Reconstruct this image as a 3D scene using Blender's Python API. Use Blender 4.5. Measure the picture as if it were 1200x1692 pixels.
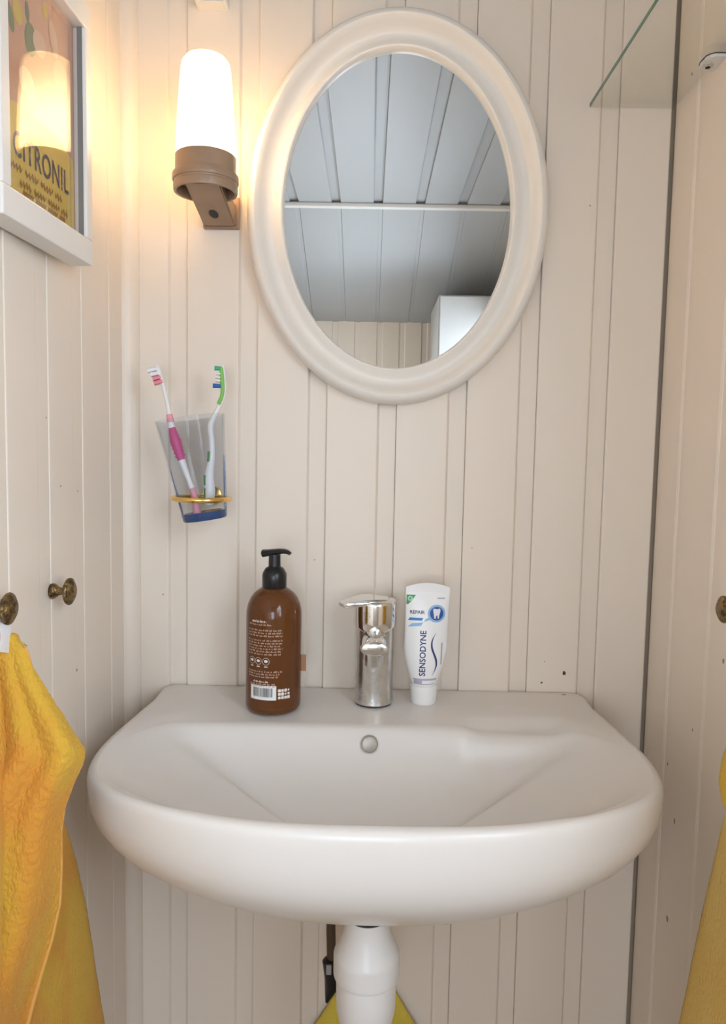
import bpy, bmesh, math, random
from mathutils import Vector, Matrix, noise
random.seed(7)
for o in list(bpy.data.objects): bpy.data.objects.remove(o)
SC = bpy.context.scene
COL = SC.collection
PI = math.pi

# ------------------------------------------------------------------ camera
FPX, IW, IH = 1245.0, 1200, 1692
CAM = Vector((0.0, -1.06, 1.18))
PITCH, YAW, ROLL = math.radians(4.64), math.radians(-0.4), math.radians(1.1)
_f = Vector((math.sin(YAW)*math.cos(PITCH), math.cos(YAW)*math.cos(PITCH), -math.sin(PITCH)))
_r = Vector((math.cos(YAW), -math.sin(YAW), 0)); _u = _r.cross(_f)
CR = math.cos(ROLL)*_r + math.sin(ROLL)*_u
CU = -math.sin(ROLL)*_r + math.cos(ROLL)*_u
cd = bpy.data.cameras.new('camera'); cam = bpy.data.objects.new('camera', cd); COL.objects.link(cam)
cd.sensor_fit = 'VERTICAL'; cd.sensor_height = 36.0; cd.lens = FPX/IH*36.0; cd.clip_start = 0.01
m3 = Matrix((CR, CU, -_f)).transposed()
cam.matrix_world = Matrix.Translation(CAM) @ m3.to_4x4()
SC.camera = cam
def ray(x, y): return _f + CR*((x-IW/2)/FPX) - CU*((y-IH/2)/FPX)
def on_x(x, y, X): d = ray(x, y); return CAM + d*((X-CAM.x)/d.x)
def on_y(x, y, Y): d = ray(x, y); return CAM + d*((Y-CAM.y)/d.y)
def on_z(x, y, Z): d = ray(x, y); return CAM + d*((Z-CAM.z)/d.z)

# ------------------------------------------------------------------ world, daylight, exposure
w = bpy.data.worlds.new('sky'); SC.world = w; w.use_nodes = True
w.node_tree.nodes['Background'].inputs[0].default_value = (0.60, 0.76, 1.0, 1)
w.node_tree.nodes['Background'].inputs[1].default_value = 1.0
XR2 = 0.50
WY0, WY1, WZ0, WZ1 = -1.72, -0.92, 0.95, 1.68     # unseen window opening, put in the right wall to bring in daylight
YR = -2.23                                        # rear wall
VX0, VX1, VZ0, VZ1 = -0.28, 0.16, 0.74, 1.44          # second unseen opening, added in the rear wall to light the right side
def daylight(loc, rot, sx, sz, power):               # slanting area light for the sky at one added window
    al = bpy.data.lights.new('daylight', 'AREA'); al.shape = 'RECTANGLE'; al.size = sx; al.size_y = sz
    al.energy = power; al.color = (0.775, 0.875, 1.0)
    o = bpy.data.objects.new('daylight', al); COL.objects.link(o); o.location = loc; o.rotation_euler = rot
daylight((XR2+0.10, (WY0+WY1)/2, (WZ0+WZ1)/2), (math.radians(90-24), 0, math.radians(90)), WY1-WY0, WZ1-WZ0, 13.0)
daylight(((VX0+VX1)/2, YR-0.10, (VZ0+VZ1)/2), (math.radians(90-28), 0, 0), VX1-VX0, VZ1-VZ0, 6.8)
LAMP_W = 68.0       # radiance of the bulb in the wall lamp
SC.view_settings.view_transform = 'Standard'; SC.view_settings.look = 'None'
SC.view_settings.gamma = 1.0; SC.view_settings.use_curve_mapping = False
SC.view_settings.exposure = 0.62

# ------------------------------------------------------------------ materials
def mat(name, col=(.8,.8,.8), rough=.5, metal=0.0, trans=0.0, ior=1.45, coat=0.0, spec=None, sub=0.0):
    m = bpy.data.materials.new(name); m.use_nodes = True
    b = m.node_tree.nodes['Principled BSDF']
    b.inputs['Base Color'].default_value = (*col, 1); b.inputs['Roughness'].default_value = rough
    b.inputs['Metallic'].default_value = metal; b.inputs['Transmission Weight'].default_value = trans
    b.inputs['IOR'].default_value = ior; b.inputs['Coat Weight'].default_value = coat
    if spec is not None: b.inputs['Specular IOR Level'].default_value = spec
    if sub:
        b.inputs['Subsurface Weight'].default_value = sub
        b.inputs['Subsurface Radius'].default_value = (.01,.01,.01)
    return m
def vary(m, colB, scale=4.0, lo=.4, hi=.7, bump=0.0, bscale=60.0, stretch=(1,1,1), detail=4.0):
    """mixes a second colour in by noise and adds fine relief"""
    nt = m.node_tree; N = nt.nodes; L = nt.links; b = N['Principled BSDF']
    tc = N.new('ShaderNodeTexCoord'); mp = N.new('ShaderNodeMapping'); mp.inputs['Scale'].default_value = stretch
    L.new(tc.outputs['Object'], mp.inputs['Vector'])
    n = N.new('ShaderNodeTexNoise'); n.inputs['Scale'].default_value = scale; n.inputs['Detail'].default_value = detail
    L.new(mp.outputs[0], n.inputs['Vector'])
    r = N.new('ShaderNodeMapRange'); r.inputs[1].default_value = lo; r.inputs[2].default_value = hi
    L.new(n.outputs['Fac'], r.inputs[0])
    mx = N.new('ShaderNodeMix'); mx.data_type = 'RGBA'
    mx.inputs[6].default_value = b.inputs['Base Color'].default_value; mx.inputs[7].default_value = (*colB, 1)
    L.new(r.outputs[0], mx.inputs[0]); L.new(mx.outputs[2], b.inputs['Base Color'])
    if bump:
        n2 = N.new('ShaderNodeTexNoise'); n2.inputs['Scale'].default_value = bscale; n2.inputs['Detail'].default_value = 3
        L.new(mp.outputs[0], n2.inputs['Vector'])
        bp = N.new('ShaderNodeBump'); bp.inputs['Strength'].default_value = bump; bp.inputs['Distance'].default_value = .002
        L.new(n2.outputs['Fac'], bp.inputs['Height']); L.new(bp.outputs[0], b.inputs['Normal'])
    return m
def clear(name, tint, ior=1.5, rough=0.0):
    """thin clear glass: tinted straight-through light plus a Fresnel reflection"""
    m = bpy.data.materials.new(name); m.use_nodes = True; nt = m.node_tree; N = nt.nodes; L = nt.links
    N.remove(N['Principled BSDF'])
    t = N.new('ShaderNodeBsdfTransparent'); t.inputs[0].default_value = (*tint, 1)
    g = N.new('ShaderNodeBsdfGlossy'); g.inputs['Roughness'].default_value = rough
    ge = N.new('ShaderNodeNewGeometry'); dt = N.new('ShaderNodeVectorMath'); dt.operation = 'DOT_PRODUCT'
    L.new(ge.outputs['Normal'], dt.inputs[0]); L.new(ge.outputs['Incoming'], dt.inputs[1])
    def mth(op, a, b):
        n = N.new('ShaderNodeMath'); n.operation = op
        for i, q in enumerate((a, b)):
            if isinstance(q, (int, float)): n.inputs[i].default_value = q
            elif q is not None: L.new(q, n.inputs[i])
        return n.outputs[0]
    f0 = ((ior-1)/(ior+1))**2                      # Schlick's form of the Fresnel reflection, same from both sides
    inv = mth('SUBTRACT', 1.0, mth('ABSOLUTE', dt.outputs['Value'], None))
    fr = mth('MULTIPLY_ADD', mth('POWER', inv, 5.0), 1-f0); fr.node.inputs[2].default_value = f0
    mx = N.new('ShaderNodeMixShader')
    L.new(fr, mx.inputs[0]); L.new(t.outputs[0], mx.inputs[1]); L.new(g.outputs[0], mx.inputs[2])
    L.new(mx.outputs[0], N['Material Output'].inputs['Surface'])
    return m
M = {}
M['paint'] = vary(mat('white_paint', (.845,.745,.640), .42), (.80,.695,.585), 2.5, .45, .75, .10, 35, (1,1,.25))
M['paint_gloss'] = vary(mat('white_gloss_paint', (.82,.78,.73), .32), (.78,.74,.69), 3, .45, .75, .03, 40)
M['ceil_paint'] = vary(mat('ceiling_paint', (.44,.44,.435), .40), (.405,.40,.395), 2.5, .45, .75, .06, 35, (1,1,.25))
M['raw_wood'] = mat('bare_wood_behind_boards', (.46,.37,.28), .8)
M['wood_floor'] = vary(mat('floor_wood', (.26,.16,.09), .4), (.19,.11,.06), 6, .4, .7, .2, 40, (1,.1,1))
M['porcelain'] = vary(mat('porcelain', (.765,.72,.675), .27), (.735,.68,.625), 7, .60, .85)
M['mirror'] = mat('mirror_silver', (.83,.85,.85), .0, 1.0)
M['frame'] = mat('white_lacquer', (.84,.79,.725), .33)
M['chrome'] = mat('chrome', (.80,.79,.77), .10, 1.0)
M['chrome_b'] = vary(mat('water_spotted_chrome', (.74,.73,.71), .26, 1.0), (.64,.63,.61), 90, .4, .7, .12, 260)
M['dark'] = mat('dark_gap', (.02,.02,.02), .6)
M['black'] = mat('black_plastic', (.012,.012,.013), .28)
M['white_pl'] = mat('white_plastic', (.82,.80,.78), .30)
M['cap'] = mat('white_cap', (.84,.82,.79), .38)
M['bakelite'] = vary(mat('brown_bakelite', (.36,.235,.15), .34), (.31,.20,.125), 30, .4, .7)
M['brass'] = vary(mat('antique_brass', (.30,.205,.09), .38, .9), (.10,.065,.03), 160, .42, .60, .9, 240)
M['gold'] = mat('polished_gold', (.95,.62,.20), .18, 1.0)
M['steel'] = mat('white_clip', (.80,.79,.78), .3, .3)
M['rubber'] = mat('black_rubber', (.03,.03,.03), .7)
M['glass'] = clear('picture_glass', (.97,.97,.97), 1.52)
M['pane'] = clear('added_window_glass', (.97,.98,.98), 1.5)
M['shelf_glass'] = clear('shelf_glass', (.98,.988,.975), 1.2)
M['glass_edge'] = mat('green_glass_edge', (.06,.17,.10), .15, spec=.6)
M['cup'] = clear('grey_blue_tumbler_glass', (.945,.965,.990), 1.3)
M['cup_base'] = mat('thick_blue_glass', (.045,.10,.26), .06, trans=.35)
# ------------------------------------------------------------------ mesh helpers
def newobj(name, me, m=None, parent=None, smooth=False):
    o = bpy.data.objects.new(name, me); COL.objects.link(o)
    if m is not None and not me.materials: me.materials.append(m)
    if parent is not None: o.parent = parent
    if smooth:
        for p in me.polygons: p.use_smooth = True
        if len(me.polygons) < 9000: me.set_sharp_from_angle(angle=math.radians(38))
    return o
def meshpy(vs, fs):
    me = bpy.data.meshes.new('m'); me.from_pydata([tuple(v) for v in vs], [], fs); me.validate(); me.update(); return me
def frombm(bm):
    me = bpy.data.meshes.new('m'); bmesh.ops.recalc_face_normals(bm, faces=bm.faces); bm.to_mesh(me); bm.free(); return me
def fixn(me):
    bm = bmesh.new(); bm.from_mesh(me); bmesh.ops.recalc_face_normals(bm, faces=bm.faces); bm.to_mesh(me); bm.free(); return me
def box(x0, x1, y0, y1, z0, z1, bev=0.0, seg=2):
    bm = bmesh.new(); bmesh.ops.create_cube(bm, size=1)
    for v in bm.verts:
        v.co = Vector((x0+(v.co.x+.5)*(x1-x0), y0+(v.co.y+.5)*(y1-y0), z0+(v.co.z+.5)*(z1-z0)))
    if bev: bmesh.ops.bevel(bm, geom=list(bm.edges), offset=bev, segments=seg, affect='EDGES', profile=.5)
    return frombm(bm)
def loft(loops, cap0=False, cap1=False, closed=True):
    n = len(loops[0]); vs = [v for l in loops for v in l]; fs = []
    for i in range(len(loops)-1):
        for j in range(n if closed else n-1):
            a = i*n+j; b = i*n+(j+1) % n
            fs.append((a, b, b+n, a+n))
    if cap0: fs.append(tuple(range(n-1, -1, -1)))
    if cap1: k = (len(loops)-1)*n; fs.append(tuple(range(k, k+n)))
    return fixn(meshpy(vs, fs)) if closed else meshpy(vs, fs)
def lathe(prof, seg=48, axis='Z', cx=0, cy=0, cz=0, cap0=True, cap1=True):
    loops = []
    for r, h in prof:
        l = []
        for k in range(seg):
            a = 2*PI*k/seg; c, s = r*math.cos(a), r*math.sin(a)
            l.append({'Z': (cx+c, cy+s, cz+h), 'X': (cx+h, cy+c, cz+s), 'Y': (cx+c, cy+h, cz+s)}[axis])
        loops.append(l)
    return loft(loops, cap0, cap1)
def smooth_path(pts, n=8):
    P = [Vector(p) for p in pts]; out = []
    for i in range(len(P)-1):
        p0 = P[max(i-1, 0)]; p1 = P[i]; p2 = P[i+1]; p3 = P[min(i+2, len(P)-1)]
        for k in range(n):
            t = k/n
            out.append(.5*((2*p1)+(p2-p0)*t+(2*p0-5*p1+4*p2-p3)*t*t+(3*p1-p0-3*p2+p3)*t**3))
    out.append(P[-1]); return out
def tube(pts, rad, seg=14, flat=None, up=(0,0,1)):
    """sweep of a circle (or an ellipse: flat = list of (ra, rb)) along pts; rad a number or a list"""
    P = [Vector(p) for p in pts]; loops = []; U = Vector(up)
    for i, p in enumerate(P):
        t = (P[min(i+1, len(P)-1)]-P[max(i-1, 0)]).normalized()
        a = t.cross(U)
        if a.length < 1e-4: a = t.cross(Vector((1,0,0)))
        a.normalize(); b = a.cross(t).normalized()
        if flat: ra, rb = flat[i] if isinstance(flat, list) else flat
        else: ra = rb = rad[i] if isinstance(rad, (list, tuple)) else rad
        loops.append([p+a*ra*math.cos(2*PI*k/seg)+b*rb*math.sin(2*PI*k/seg) for k in range(seg)])
    return loft(loops, True, True)
def extrude_poly(pts2, depth, to3):
    """pts2 outline, to3(u, v, d) -> 3D point, d 0..depth"""
    n = len(pts2); vs = [to3(u, v, 0) for u, v in pts2]+[to3(u, v, depth) for u, v in pts2]
    fs = [tuple(range(n-1, -1, -1)), tuple(range(n, 2*n))]+[(j, (j+1) % n, n+(j+1) % n, n+j) for j in range(n)]
    return fixn(meshpy(vs, fs))
def text_mesh(s, size, space=1.0, shear=0.0, sx=1.0, bold=0.0):
    c = bpy.data.curves.new('t', 'FONT'); c.body = s; c.size = size; c.space_character = space; c.shear = shear
    c.align_x = 'CENTER'; c.align_y = 'CENTER'; c.resolution_u = 3; c.offset = bold
    o = bpy.data.objects.new('t', c); COL.objects.link(o)
    me = bpy.data.meshes.new_from_object(o.evaluated_get(bpy.context.evaluated_depsgraph_get()))
    bpy.data.objects.remove(o); bpy.data.curves.remove(c)
    for v in me.vertices: v.co.x *= sx
    return me
def rounded_rect(hw, hh, r, n=6):
    o = []
    for cx, cy, a0 in ((hw-r, hh-r, 0), (-hw+r, hh-r, 90), (-hw+r, -hh+r, 180), (hw-r, -hh+r, 270)):
        for k in range(n+1):
            a = math.radians(a0+90*k/n); o.append((cx+r*math.cos(a), cy+r*math.sin(a)))
    return o
def sheet2d(pts):  return meshpy([(u, v, 0) for u, v in pts], [tuple(range(len(pts)))])
def disc2d(r, n=28, rx=None, cx=0, cy=0): return sheet2d([(cx+(rx or r)*math.cos(2*PI*k/n), cy+r*math.sin(2*PI*k/n)) for k in range(n)])
def ring2d(r0, r1, n=32, cx=0, cy=0):
    vs = [(cx+r*math.cos(2*PI*k/n), cy+r*math.sin(2*PI*k/n), 0) for r in (r0, r1) for k in range(n)]
    return meshpy(vs, [(k, n+k, n+(k+1) % n, (k+1) % n) for k in range(n)])
def join2d(mes):
    bm = bmesh.new()
    for me in mes: bm.from_mesh(me)
    me = bpy.data.meshes.new('m'); bm.to_mesh(me); bm.free(); return me
def shift(me, dx, dy):
    for v in me.vertices: v.co.x += dx; v.co.y += dy
    return me
def mapped(me, fn):
    for v in me.vertices: v.co = Vector(fn(v.co.x, v.co.y))
    return me
def dense(me, cuts=2):
    bm = bmesh.new(); bm.from_mesh(me); bmesh.ops.triangulate(bm, faces=bm.faces)
    bmesh.ops.subdivide_edges(bm, edges=bm.edges, cuts=cuts, use_grid_fill=True); bm.to_mesh(me); bm.free(); return me
def empty(name, loc=(0,0,0)):
    o = bpy.data.objects.new(name, None); COL.objects.link(o); o.empty_display_size = .05; o.location = loc; return o
def tag(o, label, cat, group=None):
    o['label'] = label; o['category'] = cat
    if group: o['group'] = group
    return o
def thing(name, label, cat, group=None): return tag(empty(name), label, cat, group)   # parts are built in world coordinates
def struct(o, label=None):
    o['kind'] = 'structure'
    if label: o['label'] = label
    return o

# ------------------------------------------------------------------ room shell
BKG = .009
XL, XR, YS, ZC, YF = -0.341, 0.404, -0.78, 2.0, -1.54
SLOPE = math.radians(21.4)
def board_mesh(width, face, length, depth=.0036, bev=.0050, th=.0085, gap=.0004):
    """one tongue-and-groove board: raised face, bevel, low recess; u = x, out = -y, length = z"""
    f = min(face, width-.0005); pr = [(0, -th), (0, -.0016), (.0005, -.0005), (.0016, 0)]
    if width > face+.004:
        pr += [(f-bev, 0), (f-bev*.7, -.0004), (f-.0006, -depth+.0006), (f, -depth), (width-gap, -depth), (width-gap, -th)]
    else:
        pr += [(width-.002, 0), (width-.0005, -.001), (width-.0005, -th)]
    return extrude_poly(pr, length, lambda u, d, l: (u, -d, l))
def clad(parent, meshes, items, rot, place):
    for key, (u, z0) in items:
        o = newobj('board', meshes[key], M['paint'], parent); o.rotation_euler = rot; o.location = place(u, z0)
# back wall: boards stand proud of bare studs, faces at y = 0
wb = struct(newobj('wall_back', box(XL-.05, XR+.06, BKG, .06, 0, ZC+.05), M['raw_wood']), 'off-white vertical tongue-and-groove board wall behind the basin')
PB, FB = .0977, .0742
full = board_mesh(PB, FB, ZC, .0050, .0045)
for k in range(8):
    x = -.2564+PB*(k-1)
    if x < XL: me = board_mesh(PB-(XL-x), FB-(XL-x), ZC, .0050, .0045); x = XL
    elif x+PB > XR: me = board_mesh(.3997-x, .2, ZC)
    else: me = full
    if x > .39: break
    o = newobj('board', me, M['paint'], wb); o.location = (x, 0, 0)
# left wall
wl = struct(newobj('wall_left', box(XL-.06, XL-BKG, YR-.05, .06, 0, ZC+.05), M['raw_wood']), 'off-white board wall with brass knobs and the framed print')
PL = .0945; full = board_mesh(PL, .072, ZC, .0009, .007, .0085, .0003); first = board_mesh(.0681, .2, ZC)
k = 0; y = -.0686
while y > YR:
    o = newobj('board', first if k == 0 else full, M['paint'], wl); o.rotation_euler = (0, 0, PI/2); o.location = (XL, y, 0)
    k += 1; y -= PL
# right wall, near part, and its return
wr = struct(newobj('wall_right', box(XR+BKG, XR2+.05, YS+.03, .06, 0, ZC+.05), M['raw_wood']), 'off-white board wall at the glass shelf and towel')
PR_ = .1155; full = board_mesh(PR_, .096, ZC, .0018, .005, .0085, .0004); first = board_mesh(.0845, .072, ZC, .0018, .005, .0085, .0004)
o = newobj('board', first, M['paint'], wr); o.rotation_euler = (0, 0, -PI/2); o.location = (XR, -.0005, 0)
y = -.085
while y-PR_ > YS:
    o = newobj('board', full, M['paint'], wr); o.rotation_euler = (0, 0, -PI/2); o.location = (XR, y, 0); y -= PR_
o = newobj('end_board', box(XR, XR2, YS, y+.0005, 0, ZC), M['paint'], wr)
wr2 = struct(newobj('wall_right_rear', box(XR2+BKG, XR2+.06, WY1, YS+.02, 0, ZC+.05), M['raw_wood']), 'off-white board wall with the added window, beside the viewer')
for a in ((YR-.05, WY0, 0, ZC+.05), (WY0, WY1, 0, WZ0), (WY0, WY1, WZ1, ZC+.05)):
    newobj('backing', box(XR2+BKG, XR2+.06, a[0], a[1], a[2], a[3]), M['raw_wood'], wr2)
y = YS
while y > YR-.001:
    for z0, z1 in ([(0, ZC)] if (y < WY0 or y-PL > WY1) else [(0, WZ0), (WZ1, ZC)]):
        o = newobj('board', board_mesh(PL, .072, z1-z0), M['paint'], wr2); o.rotation_euler = (0, 0, -PI/2); o.location = (XR2, y, z0)
    y -= PL
win = struct(newobj('added_window_1', extrude_poly([(WY0, WZ0), (WY1, WZ0), (WY1, WZ1), (WY0, WZ1)], .004, lambda u, v, d: (XR2+.035+d, u, v)), M['pane']), 'added unseen window pane in the right wall to bring in daylight')
for a in ((WY0-.03, WY0+.015, WZ0-.03, WZ1+.03), (WY1-.015, WY1+.03, WZ0-.03, WZ1+.03), (WY0, WY1, WZ0-.03, WZ0+.015), (WY0, WY1, WZ1-.015, WZ1+.03), ((WY0+WY1)/2-.012, (WY0+WY1)/2+.012, WZ0, WZ1)):
    newobj('added_window_frame', box(XR2-.012, XR2+.06, a[0], a[1], a[2], a[3], .002), M['paint_gloss'], win)
# rear wall
wq = struct(newobj('wall_rear', box(XL-.06, VX0, YR-.06, YR-BKG, 0, 1.9), M['raw_wood']), 'off-white board wall behind the viewer, seen in the mirror')
for a in ((VX1, XR2+.06, 0, 1.9), (VX0, VX1, 0, VZ0), (VX0, VX1, VZ1, 1.9)):
    newobj('backing', box(a[0], a[1], YR-.06, YR-BKG, a[2], a[3]), M['raw_wood'], wq)
win2 = struct(newobj('added_window_2', extrude_poly([(VX0, VZ0), (VX1, VZ0), (VX1, VZ1), (VX0, VZ1)], .004, lambda u, v, d: (u, YR-.035+d, v)), M['pane']), 'added unseen window pane in the rear wall to bring in daylight')
for a in ((VX0-.03, VX0+.015, VZ0-.03, VZ1+.03), (VX1-.015, VX1+.03, VZ0-.03, VZ1+.03), (VX0, VX1, VZ0-.03, VZ0+.015), (VX0, VX1, VZ1-.015, VZ1+.03)):
    newobj('added_window_frame', box(a[0], a[1], YR-.06, YR+.012, a[2], a[3], .002), M['paint_gloss'], win2)
PQ = .0955; x = XR2; ZQ = ZC-math.tan(SLOPE)*(YF-YR)+.01
while x > XL:
    wd = min(PQ, x-XL)
    for z0, z1 in ([(0, ZQ)] if (x-wd > VX1 or x < VX0) else [(0, VZ0), (VZ1, ZQ)]):
        o = newobj('board', board_mesh(wd, .073, z1-z0), M['paint'], wq); o.rotation_euler = (0, 0, PI); o.location = (x, YR, z0)
    x -= PQ
# floor
fl = struct(newobj('floor', box(XL-.06, XR2+.06, YR-.06, .06, -.05, -.005), M['raw_wood']))
x = XL
while x < XR2:
    newobj('plank', box(x+.0006, min(x+.119, XR2), YR, 0, -.005, 0, .001, 1), M['wood_floor'], fl); x += .12
# flat ceiling, sloping ceiling, batten between them
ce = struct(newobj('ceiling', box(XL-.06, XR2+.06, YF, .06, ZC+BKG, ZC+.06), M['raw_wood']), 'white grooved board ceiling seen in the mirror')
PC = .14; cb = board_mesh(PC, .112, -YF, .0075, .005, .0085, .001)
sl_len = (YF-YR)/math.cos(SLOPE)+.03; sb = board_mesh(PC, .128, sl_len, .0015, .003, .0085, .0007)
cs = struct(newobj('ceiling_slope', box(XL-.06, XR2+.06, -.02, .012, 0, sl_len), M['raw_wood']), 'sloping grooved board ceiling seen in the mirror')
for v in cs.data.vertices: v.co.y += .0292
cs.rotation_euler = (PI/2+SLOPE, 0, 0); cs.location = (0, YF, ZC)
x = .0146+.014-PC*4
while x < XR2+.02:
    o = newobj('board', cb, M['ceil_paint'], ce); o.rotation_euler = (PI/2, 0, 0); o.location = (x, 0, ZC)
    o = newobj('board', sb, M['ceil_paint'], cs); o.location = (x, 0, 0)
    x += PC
struct(newobj('trim_1', box(XL, XR2, YF-.012, YF+.012, ZC-.014, ZC-.0002, .003), M['paint_gloss']), 'thin white batten where the flat ceiling meets the slope')
# rounded strip in the left corner
qr = [(0, 0)]+[(.019*math.cos(a), .019*math.sin(a)) for a in [PI/2*k/8 for k in range(9)]]
struct(newobj('trim_2', extrude_poly(qr, ZC, lambda u, v, d: (XL+u, -v, d)), M['paint'], smooth=False), 'narrow rounded corner strip beside the framed print')

# paint chips and knocks on the boards
def blob2(r, n=9, jag=.4): return [(r*(1+random.uniform(-jag, jag))*math.cos(2*PI*k/n), r*(1+random.uniform(-jag, jag))*math.sin(2*PI*k/n)) for k in range(n)]
M['chip'] = mat('bare_wood_chip', (.10,.045,.02), .8); M['smudge'] = mat('grey_mark', (.33,.29,.25), .8)
for px, py, r, mm in ((932,1112,.0032,'chip'), (895,1128,.0017,'chip'), (975,340,.0012,'smudge'), (270,982,.0012,'smudge'), (900,1093,.0010,'smudge'), (780,905,.0008,'smudge'), (520,925,.001,'smudge')):
    p = on_y(px, py, 0)
    newobj('paint_chip', extrude_poly(blob2(r), .0004, lambda u, v, d: (p.x+u*.9, -d, p.z+v)), M[mm], wb)
for px, py, r in ((100, 803, .0014), (128, 811, .0010), (127, 1107, .0016), (76, 690, .0008)):
    p = on_x(px, py, XL)
    newobj('paint_chip', extrude_poly(blob2(r), .0004, lambda u, v, d: (XL+d, p.y+u, p.z+v)), M['smudge'], wl)
for px, py, r in ((1145, 1206, .0013), (1115, 1357, .0022), (1104, 1262, .0014), (1103, 1518, .003), (1196, 1092, .002), (1144, 122, .0015)):
    p = on_x(px, py, XR)
    newobj('paint_chip', extrude_poly(blob2(r), .0004, lambda u, v, d: (XR-d, p.y+u, p.z+v*1.3)), M['smudge'], wr)

# ------------------------------------------------------------------ wash basin
SXC, ZS = .012, .841
half = [(0,-.414), (.07,-.412), (.13,-.404), (.19,-.386), (.240,-.362), (.276,-.336), (.300,-.302), (.311,-.258), (.313,-.21), (.308,-.15), (.303,-.10), (.299,-.062), (.300,-.035), (.2995,-.012), (.294,-.0005), (.285,0), (.20,0), (.10,0), (0,0)]
halfI = [(0,-.398), (.07,-.396), (.13,-.388), (.18,-.373), (.227,-.349), (.262,-.322), (.284,-.290), (.294,-.250), (.293,-.215), (.286,-.188), (.272,-.166), (.257,-.152), (.240,-.1465), (.19,-.145), (.10,-.145), (0,-.145)]
def closed_outline(h, n):
    pts = [(SXC+x, y) for x, y in h]+[(SXC-x, y) for x, y in reversed(h[1:-1])]
    P = [Vector((x, y, 0)) for x, y in pts]; out = []; m = len(P)
    for i in range(m):
        p0, p1, p2, p3 = P[i-1], P[i], P[(i+1) % m], P[(i+2) % m]
        for k in range(8):
            t = k/8; out.append(.5*((2*p1)+(p2-p0)*t+(2*p0-5*p1+4*p2-p3)*t*t+(3*p1-p0-3*p2+p3)*t**3))
    return out
def radial(outl, c, n):
    res = []
    for k in range(n):
        a = 2*PI*k/n; d = Vector((math.cos(a), math.sin(a), 0)); best = None
        for i in range(len(outl)):
            p = outl[i]-c; q = outl[(i+1) % len(outl)]-c; e = q-p
            den = d.x*e.y-d.y*e.x
            if abs(den) < 1e-12: continue
            t = (p.x*e.y-p.y*e.x)/den; s = (p.x*d.y-p.y*d.x)/den
            if t > 0 and -1e-6 <= s <= 1+1e-6: best = t if best is None else max(best, t)
        res.append(best)
    return res
NS = 240; CB = Vector((SXC, -.275, 0))
RO = radial(closed_outline(half, 8), CB, NS); RI = radial(closed_outline(halfI, 8), CB, NS)
def sstep(a, b, x): t = min(max((x-a)/(b-a), 0), 1); return t*t*(3-2*t)
def soap(x, y):   # shallow soap ledge moulded into the deck on the tube side
    return .0075*sstep(.118, .150, x)*(1-sstep(.232, .262, x))*sstep(-.108, -.122, y)*(1-sstep(-.150, -.185, y))
def polar(k, r, z): a = 2*PI*k/NS; return Vector((CB.x+r*math.cos(a), CB.y+r*math.sin(a), z))
def flank(k): return sstep(.845, .94, abs(math.cos(2*PI*k/NS)))
def bowl_g(s, k=0):
    sd = flank(k); p = 1.9-.82*sd       # steep back, nearly flat flanks
    return (1-(1-s)**p)*(sstep(-.02, .14, s)**.6*(1-sd)+sd)
loops = []
DEPTH = .118
for i in range(30, -1, -1):                      # drain outward to the bowl edge
    s = i/30*.93
    l = []
    for k in range(NS):
        p = polar(k, RI[k]*(1-s), 0); p.z = ZS-.004-DEPTH*bowl_g(s, k)-soap(p.x, p.y)*(1-s*1.05 if s < .9 else 0); l.append(p)
    loops.append(l)
for i in range(1, 13):                            # bowl edge across the deck and rim
    t = i/12; l = []
    for k in range(NS):
        r = RI[k]+(RO[k]-.010-RI[k])*t
        p = polar(k, r, 0); sd = flank(k); p.z = ZS-.004*((1-sstep(0, .6, t))*(1-sd)+(1-t)*sd)-soap(p.x, p.y); l.append(p)
    loops.append(l)
for ins, dz in ((.006, -.0006), (.003, -.0022), (.001, -.005), (0, -.010)):
    loops.append([polar(k, RO[k]-ins, ZS+dz) for k in range(NS)])
CU_ = Vector((SXC, -.20, 0))
for s, z in ((1.0, .822), (.996, .805), (.982, .787), (.957, .771), (.915, .755), (.85, .739), (.76, .722), (.66, .706), (.55, .691), (.43, .677), (.30, .664), (.2, .655), (.10, .650)):
    l = []
    for k in range(NS):
        p = polar(k, RO[k], z); d = p-CU_
        sy = s if d.y < 0 else 1-(1-s)*.55
        sx = s-.03*min(1, (1-s)/.06)*min(1, s/.5); l.append(Vector((CU_.x+d.x*sx, CU_.y+d.y*sy, z)))
    loops.append(l)
loops.reverse()
basin = thing('wash_basin', 'white porcelain wall-hung wash basin with a wide rounded front', 'basin')
newobj('bowl', loft(loops, True, True), M['porcelain'], basin, True)
best = None
for i in range(200):
    s = i/400; q = polar(NS//4, RI[NS//4]*(1-s), ZS-.004-DEPTH*bowl_g(s, NS//4)); d = q-CAM
    e_ = abs(IH/2-FPX*d.dot(CU)/d.dot(_f)-1230)
    if best is None or e_ < best[0]: best = (e_, s, q)
s, q = best[1:]; q2 = polar(NS//4, RI[NS//4]*(1-s-.03), ZS-.004-DEPTH*bowl_g(s+.03, NS//4)); tn = (q2-q).normalized()
nb = Vector((0, tn.z, -tn.y)); nb = nb if nb.z > 0 else -nb
M['ofl'] = mat('dull_overflow', (.42,.39,.34), .45, .6)
ofl = newobj('overflow_hole', lathe([(0, .0012), (.0088, .0012), (.0094, .0016), (.0104, .0024), (.0114, .0022), (.0118, -.006)], 32), M['ofl'], basin, True)
ofl.location = on_y(611, 1230, q.y); ofl.rotation_euler = Vector((0, 0, 1)).rotation_difference(nb).to_euler(); ofl['label'] = 'dull metal overflow cover'
tp = on_z(932, 1148, ZS)
newobj('grey_chip', extrude_poly(blob2(.0028), .0003, lambda u, v, d: (tp.x+u*1.4, tp.y+v, ZS+d)), M['smudge'], basin)

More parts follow.
